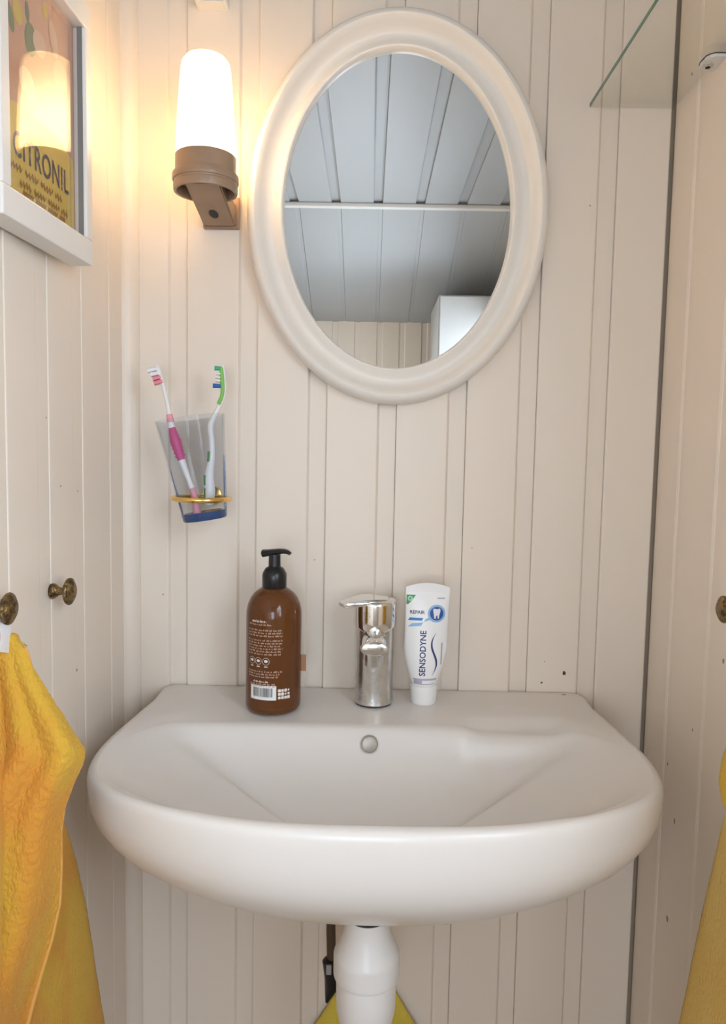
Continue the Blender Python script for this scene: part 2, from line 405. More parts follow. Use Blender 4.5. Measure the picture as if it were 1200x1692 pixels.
# ------------------------------------------------------------------ drain trap under the basin
TX, TY = .0085, -.22
trap = thing('bottle_trap', 'white plastic bottle trap hanging under the basin', 'drain trap')
newobj('washer', lathe([(.0245, .6525), (.0255, .645), (.0245, .637)], 40, cx=TX, cy=TY), M['rubber'], trap, True)
newobj('nut', lathe([(.022, .640), (.0255, .6395), (.0262, .630), (.0268, .624), (.0275, .6215), (.0365, .5985), (.0382, .5955), (.0388, .5930), (.0389, .5915), (.0389, .5715), (.0388, .5695), (.0382, .5675), (.0360, .5662), (.034, .5660)], 56, cx=TX, cy=TY), M['white_pl'], trap, True)
newobj('trap_body', lathe([(.0345, .568), (.0355, .562), (.0352, .54), (.0345, .525), (.031, .508), (.027, .495), (.022, .480), (.012, .472)], 56, cx=TX, cy=TY), M['white_pl'], trap, True)
newobj('outlet_pipe', tube(smooth_path([(TX, TY+.028, .535), (TX, TY+.10, .535), (TX, .0, .535)], 6), .016, 24), M['white_pl'], trap, True)
hose = thing('supply_hose', 'thin brown supply hose with a black connector behind the trap', 'hose')
a = on_y(547, 1535, -.11); b = on_y(548, 1590, -.11)
newobj('hose', tube([(a.x, -.11, .69), a, b], .0062, 14), mat('brown_hose', (.085,.055,.035), .5), hose, True)
c1 = on_y(545, 1586, -.11); c2 = on_y(549, 1612, -.11); c3 = on_y(548, 1630, -.11); c4 = on_y(540, 1656, -.11)
newobj('connector', tube([c1+Vector((0,0,.003)), c1, c2], [.006, .010, .0105], 16), M['black'], hose, True)
newobj('connector_tail', tube([c2, c3, c4], [.0102, .0095, .002], 12), M['black'], hose, True)
q = on_y(544, 1603, -.123)
newobj('clip', box(q.x-.004, q.x+.003, -.1235, -.1195, q.z-.007, q.z+.006, .001), mat('grey_clip', (.35,.35,.36), .4), hose)

# ------------------------------------------------------------------ mixer tap
FX, FY = .0119, -.0629
tap = thing('mixer_tap', 'chrome single-lever mixer tap on the basin deck', 'tap')
newobj('base_seal', lathe([(.0245, 0), (.0245, .0022)], 40, cx=FX, cy=FY, cz=ZS), M['rubber'], tap)
newobj('body', lathe([(.0255, .002), (.0266, .003), (.0266, .006), (.0260, .010), (.0258, .016), (.0256, .030), (.0256, .070), (.0256, .110), (.0240, .112)], 56, cx=FX, cy=FY, cz=ZS), M['chrome_b'], tap, True)
# head: a cap whose lower rim dips toward the front
loops = []
for r, h, dip in ((.0225, .107, .3), (.0268, .1055, 1), (.0282, .1072, 1), (.0286, .1090, 1), (.0286, .120, .2), (.0286, .1365, 0), (.0284, .1385, 0), (.0276, .1402, 0), (.0255, .1420, 0), (.018, .1436, 0), (.004, .1442, 0)):
    l = []
    for k in range(64):
        a = 2*PI*k/64; fr = max(0, -math.sin(a))
        l.append((FX+r*math.cos(a), FY+r*math.sin(a), ZS+h-dip*.0055*fr**2))
    loops.append(l)
newobj('head', loft(loops, True, True), M['chrome'], tap, True)
# lever: flat paddle toward the left and the viewer
la = math.radians(205); dirl = Vector((math.cos(la), math.sin(la), 0)); side = Vector((-dirl.y, dirl.x, 0))
secs = [(-.010, .0235, .1395, .0040), (.008, .0240, .1405, .0045), (.022, .0185, .1400, .0042), (.033, .0125, .1385, .0036), (.043, .0100, .1375, .0034), (.0475, .0098, .1370, .0030), (.0495, .0075, .1368, .0020)]
loops = []
for d, hw, h, th in secs:
    c = Vector((FX, FY, ZS+h))+dirl*d
    loops.append([c+side*(hw*u)+Vector((0, 0, th*v)) for u, v in ((-1,-.6), (-.92,-1), (.92,-1), (1,-.6), (1,.5), (.9,1), (0,1.15), (-.9,1), (-1,.5))])
newobj('lever', loft(loops, True, True), M['chrome'], tap, True)
# spout: short arm pointing at the viewer, turned-down tip
sp = smooth_path([(FX, FY-.010, ZS+.0935), (FX-.0003, FY-.028, ZS+.0945), (FX-.0008, FY-.043, ZS+.0930), (FX-.001, FY-.054, ZS+.0895)], 6)
newobj('spout', tube(sp, None, 28, flat=[(.0158, .0125-.0035*i/18) for i in range(len(sp))]), M['chrome'], tap, True)
e = sp[-1]
loops = []
for dd, rx, rz in ((-.006, .0156, .0088), (-.002, .0172, .0098), (.001, .0176, .0100), (.004, .0174, .0098), (.0062, .0160, .0086), (.0072, .0125, .0064)):
    loops.append([(e.x+rx*math.cos(2*PI*k/36), e.y-dd, e.z-.001+rz*math.sin(2*PI*k/36)) for k in range(36)])
newobj('spout_tip', loft(loops, True, True), M['chrome'], tap, True)
newobj('aerator', lathe([(.0128, .012), (.0128, -.011), (.0118, -.0125), (.0100, -.0128), (.0095, -.010), (.001, -.0095)], 32, cx=e.x, cy=e.y+.006, cz=e.z-.0125), M['chrome_b'], tap, True)
def on_head(u, v, r=.02858):
    a = -PI/2+(u/r); return (FX+r*math.cos(a), FY+r*math.sin(a), ZS+.1235+v)
lm = join2d([shift(ring2d(.0046, .0052), -.0125, 0), shift(sheet2d(rounded_rect(.0022, .0003, .0002, 2)), -.0125, .0018), shift(sheet2d(rounded_rect(.0022, .0003, .0002, 2)), -.0125, -.0018), shift(sheet2d(rounded_rect(.0003, .0021, .0002, 2)), -.0146, 0), shift(sheet2d(rounded_rect(.0012, .0003, .0002, 2)), -.0113, 0)])
newobj('emblem', mapped(lm, on_head), mat('engraved_mark', (.16,.15,.14), .5, .6), tap)

# ------------------------------------------------------------------ soap bottle
BX, BY, BR = -.1205, -.0895, .0362
bot = thing('soap_bottle', 'amber brown pump soap bottle with black pump and printed label text', 'bottle')
M['amber'] = mat('amber_plastic', (.27,.095,.028), .10, trans=.55, ior=1.4)
M['amber_in'] = mat('brown_liquid', (.10,.032,.008), .3)
newobj('bottle_body', lathe([(.030, 0), (.0335, .0008), (.0355, .0035), (.0362, .009), (.0362, .122), (.0358, .130), (.0340, .1385), (.0305, .1465), (.0255, .1530), (.0195, .1575), (.0160, .1595), (.0140, .1605)], 72, cx=BX, cy=BY, cz=ZS), M['amber'], bot, True)
newobj('liquid', lathe([(.029, .003), (.0335, .006), (.0335, .118), (.030, .1375), (.0285, .139)], 56, cx=BX, cy=BY, cz=ZS), M['amber_in'], bot, True)
newobj('pump_collar', lathe([(.0150, .1575), (.0158, .1585), (.0160, .176), (.0150, .1795), (.0118, .1850), (.0082, .1870), (.0074, .1880)], 40, cx=BX, cy=BY, cz=ZS), M['black'], bot, True)
newobj('pump_stem', lathe([(.0080, .186), (.0076, .203)], 28, cx=BX, cy=BY, cz=ZS), M['black'], bot, True)
hd = smooth_path([(BX-.0150, BY+.003, ZS+.2035), (BX-.006, BY+.001, ZS+.2050), (BX+.008, BY-.003, ZS+.2075), (BX+.0165, BY-.006, ZS+.2072), (BX+.0215, BY-.007, ZS+.2045)], 5)
nh = len(hd)
newobj('pump_head', tube(hd, None, 16, flat=[(.0095-.0055*(i/nh)**1.2, .0052-.0034*(i/nh)) for i in range(nh)]), M['black'], bot, True)
newobj('peeling_label', box(BX+.034, BX+.0425, BY+.003, BY+.0042, ZS+.048, ZS+.070, .0005), mat('orange_label_edge', (.40,.19,.10), .4), bot)['label'] = 'orange brown label edge standing off the bottle'
def on_bottle(u, v, off=.0003):
    a = math.radians(-97)+u/BR; r = BR+off
    return (BX+r*math.cos(a), BY+r*math.sin(a), ZS+v+.0130)
M['ink'] = mat('pale_print', (.56,.36,.27), .5); M['ink2'] = mat('white_print', (.80,.72,.66), .5)
def word_row(u0, u1, v, h, seed, gap=.0009):
    rnd = random.Random(seed); out = []; u = u0
    while u < u1:
        wd = min(rnd.uniform(.0018, .0058), u1-u)
        if wd > .0008:
            n = max(1, int(wd/.0009))
            for i in range(n):
                hh = h*rnd.choice((.55, .7, .7, 1.0))
                out.append(shift(sheet2d([(0, 0), (.00062, 0), (.00062, hh), (0, hh)]), u+i*.0009, v))
        u += wd+gap
    return out
rows = []
for i, (u0, u1, v) in enumerate([(-.027, .006, .1035)]+[(-.029, .0205-.001*(j % 2), .0965-.0036*j) for j in range(3)]+[(-.029, .021-.0013*(j % 3), .0835-.00355*j) for j in range(6)]+[(-.028, .021-.003*j, .0432-.0034*j) for j in range(3)]+[(-.0245, .012, .0270-.0027*j) for j in range(2)]):
    rows += word_row(u0, u1, v, .0022, i)
newobj('label_text', mapped(join2d(rows), on_bottle), M['ink'], bot)['kind'] = 'stuff'
head_row = word_row(-.0215, -.0005, .1072, .0036, 40, .0004)+word_row(-.019, .004, .0300, .0026, 41, .0005)
ic = []
for i, u in enumerate((-.0215, -.0115, -.001)):
    ic += [ring2d(.0043, .0047, 28, u, .0575), disc2d(.0018, 10, .0026, u, .0578), shift(sheet2d([(-.0025, 0), (.0025, 0), (.002, .0012), (-.002, .0012)]), u, .0500)]
rnd = random.Random(5)
for r_ in range(3):
    for c_ in range(4):
        s_ = rnd.uniform(.0011, .0020)
        ic.append(sheet2d([(.0165+c_*.0042+x_, .0105+r_*.0046+y_) for x_, y_ in rounded_rect(s_, s_*1.05, s_*.4, 2)]))
newobj('label_symbols', mapped(join2d(head_row+ic), on_bottle), M['ink2'], bot)['kind'] = 'stuff'
def strip(u0, u1, v0, v1, n=14):
    vs = []; 
    for i in range(n+1): u = u0+(u1-u0)*i/n; vs += [(u, v0, 0), (u, v1, 0)]
    return meshpy(vs, [(2*i, 2*i+2, 2*i+3, 2*i+1) for i in range(n)])
bc = newobj('barcode_panel', mapped(strip(-.0235, .0125, .0075, .0262), on_bottle), mat('white_label', (.82,.81,.78), .5), bot)
bars = []; u = -.0185
while u < .0075:
    wd = random.choice((.0003, .0005, .0008)); bars.append(sheet2d([(u, .0115), (u+wd, .0115), (u+wd, .0232), (u, .0232)])); u += wd+random.choice((.0004, .0006, .0009))
newobj('bars', mapped(join2d(bars), lambda a, b: on_bottle(a, b, .0005)), mat('barcode_ink', (.05,.05,.055), .6), bc)

# ------------------------------------------------------------------ toothpaste tube
PX, PY = .0812, -.0584
paste = thing('toothpaste_tube', 'white toothpaste tube standing on its cap beside the tap', 'toothpaste')
newobj('cap', lathe([(.0160, 0), (.0166, .0006), (.0170, .003), (.0186, .0245), (.0182, .0258), (.0165, .0262)], 48, cx=PX-.001, cy=PY, cz=ZS), M['cap'], paste, True)
tw = [(.0262, .0165, .0165), (.030, .0180, .0172), (.034, .0198, .0172), (.045, .0232, .0165), (.058, .0268, .0152), (.068, .0288, .0140), (.076, .0295, .0128), (.095, .0292, .0102), (.115, .0290, .0074), (.135, .0292, .0044), (.147, .0296, .0020), (.1490, .0297, .0013), (.153, .0298, .0010), (.158, .0295, .0009)]
def tube_sec(z):
    for i in range(len(tw)-1):
        if tw[i][0] <= z <= tw[i+1][0]:
            t = (z-tw[i][0])/(tw[i+1][0]-tw[i][0]); return [tw[i][j]+(tw[i+1][j]-tw[i][j])*t for j in (1, 2)]
    return tw[-1][1:] if z > .1 else tw[0][1:]
loops = []
zz = [i*.0022+.0262 for i in range(61)]
LEAN = .035
def tubept(ca, sa, z, lift=0):
    hw, hd = tube_sec(z); return (PX-.001+hw*ca+(z-.03)*LEAN*0.5, PY+(hd+lift)*sa, ZS+z)
for z in zz:
    if z <= .158: loops.append([tubept(math.cos(2*PI*k/56), math.sin(2*PI*k/56), z) for k in range(56)])
# arched crimp top
for t in (.25, .5, .75, 1.0):
    l = []
    for k in range(56):
        ca, sa = math.cos(2*PI*k/56), math.sin(2*PI*k/56)
        p = tubept(ca, sa, .158); l.append((p[0], p[1], ZS+.158+t*.0062*(1-ca*ca)))
    loops.append(l)
newobj('tube_body', loft(loops, True, True), mat('white_laminate', (.86,.84,.82), .28), paste, True)
def on_tube(u, v, off=.0004):
    hw, hd = tube_sec(v); c = max(-.995, min(.995, u/hw)); s = math.sqrt(1-c*c)
    return (PX-.001+u+(v-.03)*LEAN*0.5, PY-(hd*s+off), ZS+v)
def on_tube2(u, v): return on_tube(u, v, .0008)
def on_tube3(u, v): return on_tube(u, v, .0012)
M['navy'] = mat('navy_print', (.035,.035,.15), .45); M['blue'] = mat('blue_print', (.03,.22,.52), .4)
M['cyan'] = mat('light_blue_print', (.28,.48,.72), .4); M['dblue'] = mat('deep_blue_print', (.015,.06,.30), .35)
M['lav'] = mat('grey_lavender_print', (.45,.42,.52), .5); M['greenp'] = mat('green_print', (.08,.32,.14), .45); M['greyp'] = mat('grey_print', (.40,.37,.40), .5)
def decal(name, me, m, fn=None, parent=None, cuts=2): return newobj(name, mapped(dense(me, cuts), fn or on_tube), m, parent or paste)
wm = text_mesh('SENSODYNE', .0112, 1.0, sx=.95, bold=.00022)
for v in wm.vertices: v.co = Vector((-v.co.y, v.co.x, 0))
decal('brand_lettering', shift(wm, -.0040, .0708), M['navy'], cuts=1)
swl = []; n = 24
for i in range(n+1):
    t = i/n; v = .0420+t*.0560; u = .0108+.0046*math.sin(PI*(t*2-1)*.98)*-1+(t-.5)*.004; wth = .0013*math.sin(PI*t)+.00015
    swl += [(u-wth, v, 0), (u+wth, v, 0)]
decal('swoosh', meshpy(swl, [(2*i, 2*i+1, 2*i+3, 2*i+2) for i in range(n)]), M['navy'], cuts=1)
decal('claim_line', sheet2d([(.0200, .0555), (.0216, .0555), (.0220, .0850), (.0204, .0850)]), M['greyp'], cuts=4)
decal('repair_lettering', shift(text_mesh('REPAIR', .0064, 1.0, sx=1.0, bold=.0001), -.0135, .1248), M['navy'], cuts=1)
decal('blue_bar', sheet2d([(-.0255, .1140), (-.0070, .1140), (-.0052, .1176), (-.0230, .1176)]), M['blue'], cuts=6)
decal('swash_band', sheet2d([(-.0260, .1050), (-.0080, .1070), (-.0050, .1118), (-.0200, .1100)]), M['cyan'], cuts=6)
hl = decal('halo_disc', ring2d(.0085, .0118, 40, .0125, .1236), M['cyan'])
decal('tail', sheet2d([(-.0045, .1125), (.0025, .1148), (.0062, .1150), (.0040, .1190), (-.0020, .1162)]), M['cyan'], None, hl, 4)
dd = decal('emblem_disc', ring2d(.0001, .0090, 40, .0125, .1236), M['dblue'], on_tube2)
tooth = [(-.0050,.0052), (-.0035,.0066), (-.0012,.0058), (.0012,.0058), (.0035,.0066), (.0050,.0052), (.0047,.0020), (.0036,-.0020), (.0030,-.0070), (.0018,-.0072), (.0010,-.0028), (-.0006,-.0028), (-.0014,-.0070), (-.0030,-.0068), (-.0038,-.0015)]
decal('tooth', sheet2d([(.0125+x, .1239+y) for x, y in tooth]), mat('tooth_white', (.80,.79,.80), .4), on_tube3, dd)
gc = decal('green_corner', sheet2d([(-.0284, .1478), (-.0160, .1478), (-.0215, .1395), (-.0260, .1350), (-.0284, .1350)]), M['greenp'], None, None, 6)
decal('green_badge', ring2d(.0014, .0034, 20, -.0235, .1430), mat('pale_green', (.42,.68,.45), .5), on_tube2, gc)
decal('small_print', sheet2d([(.0130, .1432), (.0232, .1432), (.0232, .1446), (.0130, .1446)]), M['greyp'], None, None, 4)
decal('lavender_band', sheet2d([(-.0150, .0345), (.0150, .0352), (.0158, .0376), (-.0162, .0372)]), M['lav'], None, None, 6)
decal('lavender_block', sheet2d([(-.0145, .0292), (-.004, .0292), (-.004, .0350), (-.0151, .0348)]), M['lav'], None, None, 6)
decal('lavender_rule', sheet2d([(-.004, .0290), (.0125, .0296), (.0128, .0306), (-.004, .0302)]), M['lav'], None, None, 6)

# ------------------------------------------------------------------ oval mirror
MX, MZ, MA, MB = .0315, 1.5035, .2035, .2590
mir = thing('oval_mirror', 'oval wall mirror in a wide white moulded frame', 'mirror')
prof = [(.0005, 0), (0, .004), (0, .012), (.0015, .0205), (.0040, .0265), (.0080, .0305), (.0120, .0312), (.0155, .0290), (.0190, .0238), (.0225, .0180), (.0265, .0138), (.0310, .0120), (.0350, .0125), (.0390, .0148), (.0430, .0176), (.0460, .0188), (.0480, .0180), (.0494, .0150), (.0500, .0100), (.0500, .003)]
loops = []
for t, h in prof:
    loops.append([(MX+(MA-t)*math.cos(2*PI*k/160), -h, MZ+(MB-t)*math.sin(2*PI*k/160)) for k in range(160)])
newobj('frame', loft(loops), M['frame'], mir, True)
ep = [((MA-.0485)*math.cos(2*PI*k/128), (MB-.0485)*math.sin(2*PI*k/128)) for k in range(128)]
newobj('mirror_glass', extrude_poly(ep, .004, lambda u, v, d: (MX+u, -.0035-d, MZ+v)), M['mirror'], mir)

# ------------------------------------------------------------------ wall lamp
LX, LY = -.209, -.100
lamp = thing('wall_lamp', 'brown wall lamp with a lit tapered opal glass shade', 'lamp')
ms = bpy.data.materials.new('opal_glass'); ms.use_nodes = True; nt = ms.node_tree; N = nt.nodes; nt.nodes.remove(N['Principled BSDF'])
tr = N.new('ShaderNodeBsdfTranslucent'); tr.inputs[0].default_value = (.92,.86,.74,1)
df = N.new('ShaderNodeBsdfDiffuse'); df.inputs[0].default_value = (.85,.80,.70,1)
gl = N.new('ShaderNodeBsdfGlossy'); gl.inputs['Roughness'].default_value = .15
m1 = N.new('ShaderNodeMixShader'); m1.inputs[0].default_value = .35
m2 = N.new('ShaderNodeMixShader'); m2.inputs[0].default_value = .04
nt.links.new(tr.outputs[0], m1.inputs[1]); nt.links.new(df.outputs[0], m1.inputs[2]); nt.links.new(m1.outputs[0], m2.inputs[1]); nt.links.new(gl.outputs[0], m2.inputs[2])
nt.links.new(m2.outputs[0], N['Material Output'].inputs['Surface'])
newobj('shade', lathe([(.0362, 1.533), (.0362, 1.540), (.0351, 1.567), (.0333, 1.600), (.0312, 1.628), (.0303, 1.639), (.0286, 1.6470), (.0248, 1.6522), (.018, 1.6545), (.006, 1.6555)], 64, cx=LX, cy=LY, cap0=False), ms, lamp, True)
mb = bpy.data.materials.new('lit_bulb'); mb.use_nodes = True; nt = mb.node_tree; nt.nodes.remove(nt.nodes['Principled BSDF'])
em = nt.nodes.new('ShaderNodeEmission'); em.inputs[0].default_value = (1, .72, .41, 1); em.inputs[1].default_value = LAMP_W
nt.links.new(em.outputs[0], nt.nodes['Material Output'].inputs['Surface'])
newobj('bulb', lathe([(.004, 1.543), (.010, 1.547), (.0155, 1.557), (.0165, 1.568), (.0140, 1.580), (.008, 1.588), (.002, 1.590)], 24, cx=LX, cy=LY), mb, lamp, True)
newobj('bulb_socket', lathe([(.014, 1.510), (.014, 1.543), (.010, 1.5435)], 24, cx=LX, cy=LY), M['white_pl'], lamp, True)
newobj('collar', lathe([(r, z-.0125) for r, z in [(.0340, 1.5225), (.0340, 1.5495), (.0360, 1.5500), (.0369, 1.5495), (.0370, 1.5485), (.0371, 1.5320), (.0371, 1.5300), (.0376, 1.5285), (.0398, 1.5275), (.0404, 1.5265), (.0405, 1.5200), (.0400, 1.5188), (.0388, 1.5182), (.0384, 1.5172), (.0386, 1.5162), (.0392, 1.5155), (.0392, 1.5085), (.0386, 1.5067), (.0356, 1.5065), (.0346, 1.5080), (.0340, 1.5225)]], 64, cx=LX, cy=LY, cap0=False, cap1=False), M['bakelite'], lamp, True)
newobj('collar_floor', lathe([(.0345, 1.5075), (.0345, 1.5110)], 48, cx=LX, cy=LY), M['bakelite'], lamp)
arm2 = [(.0, 1.4825), (-.018, 1.4795), (-.030, 1.4825), (-.1225, 1.4985), (-.1225, 1.5085), (-.060, 1.5085), (-.0, 1.510)]
am = extrude_poly(arm2, .043, lambda u, v, d: (LX-.0215+d, u, v))
bm = bmesh.new(); bm.from_mesh(am); bmesh.ops.bevel(bm, geom=list(bm.edges), offset=.0018, segments=2, affect='EDGES'); am = frombm(bm)
arm = newobj('arm', am, M['bakelite'], lamp)
newobj('wall_plate', box(LX-.024, LX+.026, -.0075, 0, 1.478, 1.520, .002), M['bakelite'], lamp)
# recessed screw hole in the slanting underside
nrm = Vector((0, -(1.4985-1.4825), -(.1225-.030))).normalized()
p0 = Vector((LX-.001, -.047, 1.48545))
hole = newobj('screw_hole', lathe([(.0080, -.001), (.0080, .0005), (.0066, .0006), (.0060, -.001)], 28), M['bakelite'], arm, True)
hole.rotation_euler = Vector((0, 0, 1)).rotation_difference(nrm).to_euler(); hole.location = p0; hole.scale = (1, 1.9, 1)
h2 = newobj('screw', lathe([(.0058, 0), (.0058, .0003)], 24), M['dark'], arm); h2.rotation_euler = hole.rotation_euler; h2.location = p0+nrm*.0002; h2.scale = (1, 1.9, 1)

# small white junction box above the lamp
jp = on_y(347, 3, -.022)
jb = tag(newobj('junction_box', extrude_poly(rounded_rect(.0215, .0215, .006, 5), .024, lambda u, v, d: (jp.x+u, -d, jp.z+.0215+v)), M['white_pl']), 'small white plastic box on the boards directly above the lamp', 'junction box')

# ------------------------------------------------------------------ framed print on the left wall
pic = thing('framed_print', 'white framed vintage lemon print lettered CITRONIL on the left wall', 'picture')
FY0, FY1, FZ0, FZ1 = -.4060, -.2220, 1.3745, 1.6415; FW = .0265; FS = .0150; XF = -.3135; XG = -.3230; XB = XL+.0015
def frame_bar(y0, y1, z0, z1): return newobj('frame_bar', box(XB, XF, y0, y1, z0, z1, .0016), M['paint_gloss'], pic)
TILT = math.radians(-2.8)                         # hangs a little off the wall at the corner end
pv = Vector((XB, FY0, 0)); rm = Matrix.Rotation(TILT, 4, 'Z')
pic.rotation_euler = (0, 0, TILT); pic.location = pv-rm @ pv
frame_bar(FY0, FY1, FZ0, FZ0+FW); frame_bar(FY0, FY1, FZ1-FW, FZ1); frame_bar(FY0, FY0+FS, FZ0+FW, FZ1-FW); frame_bar(FY1-FS, FY1, FZ0+FW, FZ1-FW)
ly0, ly1, lz0, lz1 = FY0+FS, FY1-FS, FZ0+FW, FZ1-FW
for ya, yb_ in ((ly0, ly0+.0012), (ly1-.0012, ly1)): newobj('lip_shade', box(XG+.001, XG+.0060, ya, yb_, lz0, lz1), mat('lip_shade_grey', (.21,.195,.18), .5), pic)  # dark strips paint in the shade on the frame's inner side faces
PW, PH = ly1-ly0, lz1-lz0
def flat(u, v, lift=0): return (XG-.0035+lift, ly0+PW*u, lz0+PH*v)     # u 0..1 toward the corner, v up
def onp(me, lift): return mapped(me, lambda a, b: flat(a, b, lift))
mp_ = vary(mat('salmon_print', (.64,.33,.22), .6), (.70,.42,.29), 9, .35, .7)
sheet = newobj('print', onp(sheet2d([(0,0), (1,0), (1,1), (0,1)]), 0), mp_, pic)
yel = mat('mustard_print', (.74,.51,.10), .6); vary(yel, (.78,.56,.15), 14, .35, .7)
newobj('yellow_panel', onp(sheet2d([(.02,.03), (.98,.03), (.98,.28), (.97,.36), (.70,.41), (.30,.41), (.02,.37)]), .0003), yel, sheet)
grn = mat('sage_leaf_print', (.20,.24,.13), .6); lem = mat('lemon_print', (.68,.50,.10), .6); pale = mat('peach_print', (.74,.50,.36), .6); brn = mat('brown_print', (.38,.20,.05), .6); gry = mat('slate_lettering', (.11,.10,.14), .6)
def ell(cu, cv, a, b, rot, n=24):
    c, s = math.cos(rot), math.sin(rot); return sheet2d([(cu+(a*math.cos(t)*c-b*math.sin(t)*s)/PW, cv+(a*math.cos(t)*s+b*math.sin(t)*c)/PH) for t in [2*PI*k/n for k in range(n)]])
def ellp(px, py, rx, ry, rot=0.0, n=24):            # ellipse where the photo shows one, sizes in metres on the sheet
    p = on_x(px, py+18, XG); return ell((p.y-ly0)/PW, (p.z-lz0)/PH, rx, ry, rot, n)
newobj('leaf', onp(ellp(50, 48, .0110, .0150, -.15), .0003), grn, sheet)
newobj('leaf', onp(ellp(20, 10, .0060, .0120, .35), .0003), grn, sheet)
newobj('leaf', onp(ellp(45, 2, .0040, .0090, .1), .0003), grn, sheet)
newobj('blossom', onp(ellp(63, 56, .0125, .0115, .1), .0005), pale, sheet)
newobj('petal', onp(ellp(84, 48, .0080, .0165, .35), .0006), mat('light_peach_print', (.74,.52,.38), .6), sheet)
newobj('lemon', onp(ellp(31, 3, .0090, .0100, .25), .0004), lem, sheet)
newobj('lemon', onp(ellp(71, 0, .0055, .0070, 0), .0004), lem, sheet)
newobj('blossom', onp(ellp(95, 110, .0160, .0150, .4), .0004), pale, sheet)
newobj('petal', onp(ellp(45, 120, .0150, .0130, -.3), .0004), pale, sheet)
tm = text_mesh('CITRONIL', .040, 1.08, sx=.585, bold=.0005)
newobj('lettering', mapped(tm, lambda a, b: flat(.53+a/PW, .225+b*.80/PH, .0008)), gry, sheet)
def scrawl(u0, u1, v, amp, seed):
    rnd = random.Random(seed); n = 60; out = []
    for i in range(n+1):
        t = i/n; u = u0+(u1-u0)*t; h = amp*(.5+.5*math.sin(i*1.9+rnd.uniform(-.5, .5)))
        out += [(u-.006, v+h-.010, 0), (u+.006, v+h+.010, 0)]
    return meshpy(out, [(2*i, 2*i+1, 2*i+3, 2*i+2) for i in range(n) if (i % 17) not in (14, 15, 16)])
for i, (u0, u1, v, a) in enumerate(((.12, .80, .122, .022), (.24, .88, .068, .022), (.28, .84, .042, .008))):
    newobj('script_line', onp(scrawl(u0, u1, v, a, i), .0006), brn, sheet)
newobj('border_line', onp(sheet2d([(.02,.018), (.98,.018), (.98,.034), (.02,.034)]), .0006), mat('russet_print', (.35,.10,.04), .6), sheet)
newobj('glass', box(XG-.0012, XG+.0008, ly0-.003, ly1+.003, lz0-.003, lz1+.003), M['glass'], pic)
newobj('backing', box(XB, XG-.0042, ly0, ly1, lz0, lz1), M['raw_wood'], pic)

# ------------------------------------------------------------------ tumbler in its gold ring, toothbrushes
RGX, RGY, RGZ = -.2204, -.070, 1.1132
ring = thing('ring_holder', 'gold ring tumbler holder fixed to the boards', 'holder')
loops = []
for k in range(64):
    a = 2*PI*k/64
    loops.append([(RGX+(.0368+.0034*math.cos(b))*math.cos(a), RGY+(.0368+.0034*math.cos(b))*math.sin(a), RGZ+.0034*math.sin(b)) for b in [2*PI*j/12 for j in range(12)]])
loops.append(loops[0])
newobj('ring', loft(loops), M['gold'], ring, True)
newobj('stem', tube([(RGX, RGY+.039, RGZ), (RGX, -.006, RGZ)], .0035, 14), M['gold'], ring, True)
newobj('rosette', lathe([(.013, 0), (.0145, -.002), (.0135, -.005), (.006, -.0075)], 32, 'Y', RGX, 0, RGZ), M['gold'], ring, True)
cupo = tag(empty('tumbler'), 'grey-blue fluted glass tumbler tilted in the gold ring', 'tumbler')
cb0 = Vector((-.2150, RGY, 1.0855)); ct0 = Vector((-.2356, RGY, 1.2180)); ax = (ct0-cb0); HC = ax.length; ax.normalize()
cupm = Matrix.Translation(cb0) @ Vector((0, 0, 1)).rotation_difference(ax).to_matrix().to_4x4()
cupo.matrix_world = cupm
def cuploop(r, z, fl): return [(r*(1+fl*math.cos(12*2*PI*k/96))*math.cos(2*PI*k/96), r*(1+fl*math.cos(12*2*PI*k/96))*math.sin(2*PI*k/96), z) for k in range(96)]
def cr(z): return .0288+(.0447-.0288)*z/HC
prf = [(cr(.006), .006, .0), (cr(.012), .012, .006), (cr(.05), .05, .012), (cr(.09), .09, .010), (cr(.118), .118, .002), (cr(HC), HC, 0), (cr(HC)-.0008, HC+.0006, 0), (cr(HC)-.0017, HC-.0003, 0), (cr(.10)-.002, .10, 0), (cr(.05)-.0026, .05, 0), (cr(.012)-.003, .012, 0)]
newobj('glass_wall', loft([cuploop(*p) for p in prf]), M['cup'], cupo, True)
newobj('glass_base', lathe([(.0245, .0006), (.0272, 0), (.0288, .0018), (.0292, .006), (.0296, .0105), (.0262, .0112), (.020, .0095), (.004, .0085)], 48), M['cup_base'], cupo, True)['label'] = 'thick dark blue glass base'
# dark blue edges low on the glass: blue rods painting in the refraction at the sides
for sgn in (-1, 1):
    pts = [(sgn*(cr(z)-.0014), 0, z) for z in (.010, .03, .05, .068, .082)]
    newobj('refraction_edge', tube(pts, [.0013, .0014, .0012, .0008, .0003], 8), M['cup_base'], cupo, True)
M['brush_white'] = mat('milky_white_plastic', (.84,.80,.77), .3, sub=.2); M['pink'] = mat('magenta_rubber', (.62,.09,.24), .45); M['ltpink'] = mat('pink_plastic', (.80,.34,.38), .4)
M['green'] = mat('green_rubber', (.22,.52,.10), .45); M['bristle_w'] = mat('white_bristle', (.82,.80,.80), .7); M['bristle_b'] = mat('blue_bristle', (.02,.11,.40), .6); M['bristle_g'] = mat('green_bristle', (.03,.42,.22), .6); M['bristle_p'] = mat('pink_bristle', (.78,.25,.30), .6)
def bp(px, py, y): return on_y(px, py, y)
pk = thing('toothbrush', 'pink and white toothbrush leaning out of the tumbler', 'toothbrush', 'toothbrushes in the tumbler')
Yp = -.078
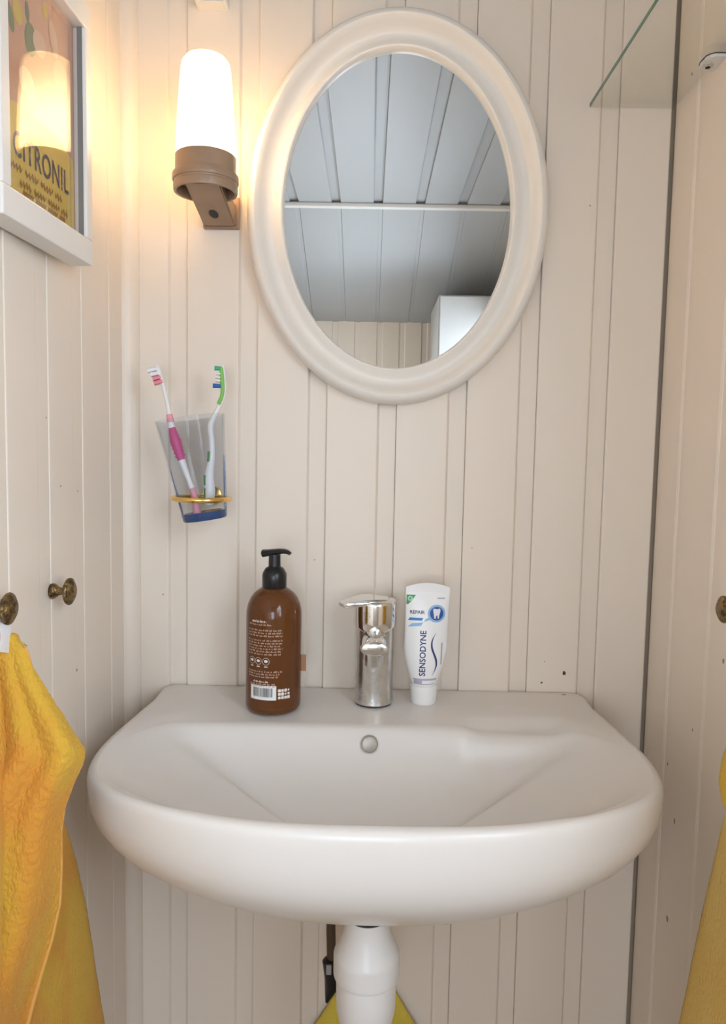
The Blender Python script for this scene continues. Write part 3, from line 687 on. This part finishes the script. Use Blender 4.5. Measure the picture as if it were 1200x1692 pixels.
hp = [bp(326, 849, Yp), bp(322, 822, Yp), bp(313, 795, Yp), bp(300, 760, Yp), bp(290, 728, Yp), bp(283, 702, Yp), bp(279, 680, Yp), bp(274, 655, Yp), bp(268, 632, Yp), bp(262, 612, Yp), bp(258, 604, Yp)]
sp_ = smooth_path(hp, 5); rr = [.0052, .0040, .0034, .0048, .0056, .0042, .0030, .0024, .0024, .0034, .0022]
rl = [rr[min(i//5, 10)]+(rr[min(i//5+1, 10)]-rr[min(i//5, 10)])*(i % 5)/5 for i in range(len(sp_))]
newobj('handle', tube(sp_, rl, 14, up=(0, 1, 0)), M['brush_white'], pk, True)
g0, g1 = 15, 24
newobj('grip', tube(sp_[g0:g1+1], [rl[i]*(1.03+.22*math.sin(PI*(i-g0)/(g1-g0))) for i in range(g0, g1+1)], 14, up=(0, 1, 0)), M['pink'], pk, True)
for i in range(5):
    c = sp_[16+i]; newobj('grip_rib', tube([c-(sp_[17+i]-c)*.18, c+(sp_[17+i]-c)*.18], rl[16+i]*1.36, 12), M['pink'], pk, True)
newobj('foot', tube(sp_[0:9], [rl[i]*1.10 for i in range(0, 9)], 14, up=(0, 1, 0)), M['ltpink'], pk, True)
newobj('neck_band', tube(sp_[26:30], [rl[i]*1.25 for i in range(26, 30)], 14, up=(0, 1, 0)), M['ltpink'], pk, True)
d = (sp_[-1]-sp_[-9]).normalized(); lf = Vector((-.93, -.25, -.28)).normalized()
def tuft(parent, name, c, dirv, ln, along, wa, wb, mm):
    a = (along-dirv*along.dot(dirv)).normalized(); b = dirv.cross(a)
    ls = []
    for h, k in ((0, .9), (ln*.6, 1.0), (ln, 1.06)):
        ls.append([c+dirv*h+a*(wa*k*u)+b*(wb*k*v) for u, v in rounded_rect(1, 1, .5, 3)])
    return newobj(name, loft(ls, True, True), M[mm], parent, True)
for i, (t, mm, ln) in enumerate(((0, 'bristle_w', .0125), (1, 'bristle_w', .011), (2, 'bristle_p', .0105), (3, 'bristle_p', .0110))):
    tuft(pk, 'bristles', sp_[-2]-d*(.0035+.0058*t), lf, ln, d, .0026, .0042, mm)
gb = thing('toothbrush', 'green and white toothbrush standing upright in the tumbler', 'toothbrush', 'toothbrushes in the tumbler')
Yg = -.066
hg = [bp(345, 834, Yg), bp(347, 812, Yg), bp(346, 785, Yg), bp(350, 757, Yg), bp(350, 730, Yg), bp(348, 706, Yg), bp(353, 690, Yg), bp(362, 672, Yg), bp(370, 652, Yg), bp(370, 630, Yg), bp(368, 604, Yg)]
sg = smooth_path(hg, 5); rr = [.0058, .0072, .0060, .0042, .0036, .0040, .0036, .0030, .0028, .0036, .0024]
rl = [rr[min(i//5, 10)]+(rr[min(i//5+1, 10)]-rr[min(i//5, 10)])*(i % 5)/5 for i in range(len(sg))]
newobj('handle', tube(sg, rl, 14, up=(0, 1, 0)), M['brush_white'], gb, True)
newobj('green_neck', tube([p+Vector((-.0016, -.0016, 0)) for p in sg[36:50]], [rl[i]*.95 for i in range(36, 50)], 14, up=(0, 1, 0)), M['green'], gb, True)
for i0 in (3, 7, 14):
    c = [p+Vector((-rl[i0]*.75, -rl[i0]*.5, 0)) for p in sg[i0:i0+4]]
    newobj('green_inlay', tube(c, .0020, 8, up=(0, 1, 0)), mat('dark_green_rubber', (.08,.24,.08), .5), gb, True)
d = Vector((0, 0, 1)); lf = Vector((-.97, -.20, .02)).normalized()
for zpx, mm, ln, wa in ((609, 'bristle_g', .0090, .0026), (618, 'bristle_w', .0072, .0014), (624, 'bristle_w', .0078, .0014), (630, 'bristle_w', .0076, .0014), (638, 'bristle_b', .0112, .0026)):
    tuft(gb, 'bristles', bp(366, zpx, Yg), lf, ln, d, wa, .0042, mm)

# ------------------------------------------------------------------ brass knobs
def knob(side, y, z, label, group='brass knobs on the side walls'):
    X0 = XL if side > 0 else XR
    k = thing('knob', label, 'knob', group)
    P = lambda pr: lathe([(r, side*h) for r, h in pr], 40, 'X', X0, y, z)
    newobj('rosette', P([(.0080, 0), (.0085, .0015), (.0082, .0035), (.0065, .0060), (.0052, .0072)]), M['brass'], k, True)
    newobj('stem', P([(.0052, .0065), (.0040, .0105), (.0040, .0135), (.0058, .0165)]), M['brass'], k, True)
    newobj('knob_head', P([(.0056, .0158), (.0118, .0165), (.0142, .0180), (.0148, .0198), (.0142, .0212), (.0130, .0216), (.0124, .0222), (.0095, .0242), (.0055, .0256), (.0012, .0260)]), M['brass'], k, True)
    return k
KZ = 1.0225
knob(1, -.2576, KZ, 'antique brass knob on the left wall beside the basin, nothing hung on it')
knob(1, -.3950, 1.0325, 'antique brass knob on the left wall carrying the orange towel', )
knob(-1, -.2576, 1.0175, 'antique brass knob on the right wall below the glass shelf')
knob(-1, -.395, 1.0175, 'antique brass knob on the right wall carrying the yellow towel')

# ------------------------------------------------------------------ towels
def terry(name, colA, colB):
    m = mat(name, colA, .95, spec=.1); vary(m, colB, 13, .42, .58, .9, 420, (1, 1, .45), detail=3)
    m.node_tree.nodes['Principled BSDF'].inputs['Sheen Weight'].default_value = .35
    m.node_tree.nodes['Principled BSDF'].inputs['Sheen Tint'].default_value = (1, .75, .3, 1)
    return m
M['terry'] = terry('orange_terry', (.66,.285,.045), (.66,.385,.05))
M['pile'] = terry('lightened_pile', (.77,.42,.07), (.78,.49,.075))  # lighter than the base cloth, painting in the shade between the loops
M['terry2'] = terry('yellow_terry', (.84,.55,.16), (.86,.60,.20))
M['cloth_y'] = terry('yellow_cloth', (.62,.46,.06), (.68,.52,.08))
def interp(tab, v):
    if v <= tab[0][0]: return tab[0][1]
    for (a, x), (b, y) in zip(tab, tab[1:]):
        if v <= b:
            t = (v-a)/(b-a); return x+(y-x)*t
    return tab[-1][1]
def sheet_mesh(fn, nu, nv, th, rough):
    """closed sheet of thickness th from fn(u, v); the front is roughened like terry loops"""
    P = [[Vector(fn(i/nu, j/nv)) for i in range(nu+1)] for j in range(nv+1)]
    F_, B_ = [], []
    for j in range(nv+1):
        for i in range(nu+1):
            a = P[j][min(i+1, nu)]-P[j][max(i-1, 0)]; b = P[min(j+1, nv)][i]-P[max(j-1, 0)][i]
            n = a.cross(b)
            n = n.normalized() if n.length > 1e-12 else Vector((0, -1, 0))
            p = P[j][i]; e = min(i, nu-i, j, nv-j); k = min(1, .25+e/3.0)
            dsp = rough*(noise.noise(p*230)*.55+noise.noise(p*480+Vector((9, 3, 1)))*.45)
            F_.append(p+n*(th/2*k+dsp*k)); B_.append(p-n*(th/2*k)+n*dsp*.5)
    W_ = nu+1; off = len(F_); fs = []
    for j in range(nv):
        for i in range(nu):
            a = j*W_+i; fs.append((a, a+1, a+1+W_, a+W_)); fs.append((off+a, off+a+W_, off+a+1+W_, off+a+1))
    for i in range(nu):
        a = i; fs.append((a, off+a, off+a+1, a+1)); a = nv*W_+i; fs.append((a, a+1, off+a+1, off+a))
    for j in range(nv):
        a = j*W_; fs.append((a, a+W_, off+a+W_, off+a)); a = j*W_+nu; fs.append((a, off+a, off+a+W_, a+W_))
    return meshpy(F_+B_, fs)
tow = thing('hand_towel', 'orange terry towel hung from the brass knob on the left wall', 'towel')
edgeF = [(1046, 24), (1075, 44), (1105, 52), (1140, 72), (1180, 98), (1220, 124), (1240, 138), (1256, 137), (1290, 121), (1330, 106), (1370, 100), (1430, 101), (1490, 99), (1550, 86), (1610, 68), (1660, 54), (1700, 44), (1800, 30), (1900, 20)]
def front_fold(u, v):
    py = 1046+v*(1860-1046); xe = interp(edgeF, py); sp = sstep(0, .5, v)
    x = xe+(-40-150*sp-xe)*(1-u)
    open_ = sstep(1040, 1250, py)
    y = -.395+.030*open_*(u-.5)-.075*(1-u)*sp
    y -= .018*open_*math.sin(u*9.0+.6+v*1.2)*(1-.45*u)+.006*open_*math.sin(u*21+1.0+v*4)+.012*open_*sstep(.72, 1.0, u)*(1-sstep(.4, .6, v))
    p = on_y(x, py, y); p.x = max(p.x, XL+.006)
    return p
ff = newobj('front_fold', sheet_mesh(front_fold, 130, 380, .0085, .0034), M['terry'], tow, True)
rnd = random.Random(11); tv, tf = [], []          # the loose loops of the pile
for i in range(24000):
    u, v = rnd.uniform(.25, .985), rnd.uniform(.02, .86)
    if rnd.random() < sstep(.62, .95, u)*.75: continue
    p = Vector(front_fold(u, v)); a = Vector(front_fold(u+.01, v))-p; b = Vector(front_fold(u, v+.004))-p; n = a.cross(b).normalized()
    a.normalize(); an = rnd.uniform(0, 2*PI); b.normalize(); t = a*math.cos(an)+b*math.sin(an); w_ = n.cross(t)
    o_ = p+n*.0038; ln = rnd.uniform(.0020, .0046); k = len(tv)
    tv += [o_-w_*.0010, o_+w_*.0010, o_+t*ln*.5+n*ln*.7+w_*.0008, o_+t*ln*.5+n*ln*.7-w_*.0008, o_+t*ln*1.1+n*ln*.3]
    tf += [(k, k+1, k+2, k+3), (k+3, k+2, k+4)]
newobj('pile_loops', meshpy(tv, tf), M['pile'], ff)['kind'] = 'stuff'
newobj('hem', tube([Vector(front_fold(1, .03+.95*i/90))+Vector((0, -.0015, 0)) for i in range(91)], .0023, 10, up=(0, 1, 0)), mat('orange_hem', (.78,.40,.10), .8), tow, True)
edgeB = [(1046, 18), (1180, 40), (1280, 62), (1345, 92), (1420, 116), (1500, 134), (1600, 150), (1692, 166), (1860, 190)]
def back_fold(u, v):
    py = 1052+v*(1860-1052); X = XL+.008+.012*sstep(0, .4, v)
    p = on_x(interp(edgeB, py), py, X)
    y = p.y+(-.40-.14*sstep(.05, .6, v)-p.y)*(1-u)
    return (X+.006*math.sin(u*7+v*2)*sstep(0, .3, v), y, p.z)
newobj('back_fold', sheet_mesh(back_fold, 60, 170, .007, .0014), M['terry'], tow, True)
lp = [on_y(-30, 1012, -.396), on_y(4, 1030, -.4035), on_y(10, 1052, -.4045), on_y(6, 1078, -.4085)]
newobj('hanging_loop', tube(smooth_path([(XL+.011, -.3955, 1.044), (XL+.010, -.402, 1.040)]+lp, 5), None, 10, flat=(.0006, .0105), up=(0, -1, .2)), mat('white_tape', (.80,.79,.80), .7), tow, True)['label'] = 'white woven hanging tape'

tw2 = thing('hand_towel', 'yellow terry towel hung on the right wall', 'towel')
edgeR = [(1060, 1240), (1250, 1222), (1330, 1212), (1400, 1196), (1500, 1172), (1600, 1150), (1692, 1130), (1860, 1096)]
def right_back(u, v):
    py = 1060+v*800; X = XR-.008-.010*sstep(0, .4, v)
    p = on_x(interp(edgeR, py), py, X)
    y = p.y+(-.41-.13*sstep(.05, .6, v)-p.y)*(1-u)
    return (X-.006*math.sin(u*7+v*2)*sstep(0, .3, v), y, p.z)
newobj('back_fold', sheet_mesh(lambda u, v: right_back(1-u, v), 60, 170, .007, .0014), M['terry2'], tw2, True)
edgeR2 = [(1060, 1262), (1180, 1222), (1250, 1196), (1285, 1189), (1320, 1194), (1370, 1214), (1500, 1240), (1860, 1300)]
def right_front(u, v):
    py = 1060+v*800; x = interp(edgeR2, py); X = .362-.012*sstep(0, .3, v)
    p = on_x(x, py, X); y = p.y+(-.49-p.y)*(1-u)
    return (min(X+.012*math.sin(u*8+v)*(1-u), XR-.022), y, p.z)
newobj('front_fold', sheet_mesh(lambda u, v: right_front(1-u, v), 50, 170, .008, .0018), M['terry'], tw2, True)

# yellow cloth hung against the boards below the outlet pipe
clo = thing('cleaning_cloth', 'yellow cloth hanging against the boards behind the trap', 'cloth')
ceL = [(1596, 582), (1640, 556), (1692, 521), (1780, 470), (1900, 440)]; ceR = [(1596, 628), (1640, 655), (1692, 687), (1780, 736), (1900, 764)]
def hangcloth(u, v):
    py = 1596+v*300; a = on_y(interp(ceL, py), py, -.010); b = on_y(interp(ceR, py), py, -.010)
    p = a+(b-a)*u; p.y = -.0085-.006*abs(math.sin(u*8.5+v))*sstep(0, .3, v); return p
newobj('cloth', sheet_mesh(hangcloth, 50, 90, .004, .001), M['cloth_y'], clo, True)

# ------------------------------------------------------------------ glass shelf in the right corner
shf = thing('glass_shelf', 'clear glass corner shelf with a green edge on white clips', 'shelf')
SZ = on_y(975, 177, -.004).z; SX0 = on_y(975, 177, -.004).x; SX1 = XR-.004
newobj('shelf_pane', box(SX0+.0003, SX1, -.42, -.004, SZ, SZ+.005), M['shelf_glass'], shf)
newobj('glass_edge', box(SX0-.0003, SX0+.0003, -.42, -.004, SZ, SZ+.005), M['glass_edge'], shf)
newobj('glass_edge', box(SX0, SX1, -.4206, -.42, SZ, SZ+.005), M['glass_edge'], shf)
def clip_at(y):
    ol = [(0, -.018), (-.013, -.018), (-.0180, -.0145), (-.0205, -.010), (-.0212, .004), (-.0195, .011), (-.015, .0155), (0, .018)]
    c = newobj('clip', extrude_poly(ol, .0035, lambda u, v, d: (XR+u-.0002, y+v, SZ-.0045+d)), M['steel'], shf)
    newobj('gasket', extrude_poly([(a*1.03, b*1.02) for a, b in ol], .0010, lambda u, v, d: (XR+u-.0002, y+v, SZ-.0010+d)), M['rubber'], c)
    newobj('screw_ring', lathe([(.0052, -.0064), (.0062, -.0052), (.0062, -.0040)], 24, cx=XR-.0125, cy=y+.004, cz=SZ), M['chrome_b'], c, True)
    newobj('screw_hole', lathe([(.0030, -.0066), (.0030, -.005)], 16, cx=XR-.0125, cy=y+.004, cz=SZ), M['dark'], c)
clip_at(-.129); clip_at(-.33)

# ------------------------------------------------------------------ wardrobe seen in the mirror
M['ward'] = vary(mat('grey_white_wardrobe', (.52,.50,.475), .5), (.48,.46,.435), 4, .4, .7)
wd = thing('wardrobe', 'greyish white wardrobe reflected in the oval mirror', 'wardrobe')
newobj('carcass', box(.243, XR2-.001, -2.13, -1.76, 0, 1.752, .002), M['ward'], wd)
dr = newobj('door', box(.246, XR2-.004, -1.76, -1.742, .06, 1.745, .002), M['ward'], wd)
newobj('door_knob', lathe([(.006, 0), (.005, .012), (.014, .016), (.014, .022), (.006, .026)], 24, 'Y', .275, -1.742, 1.0), M['brass'], dr, True)
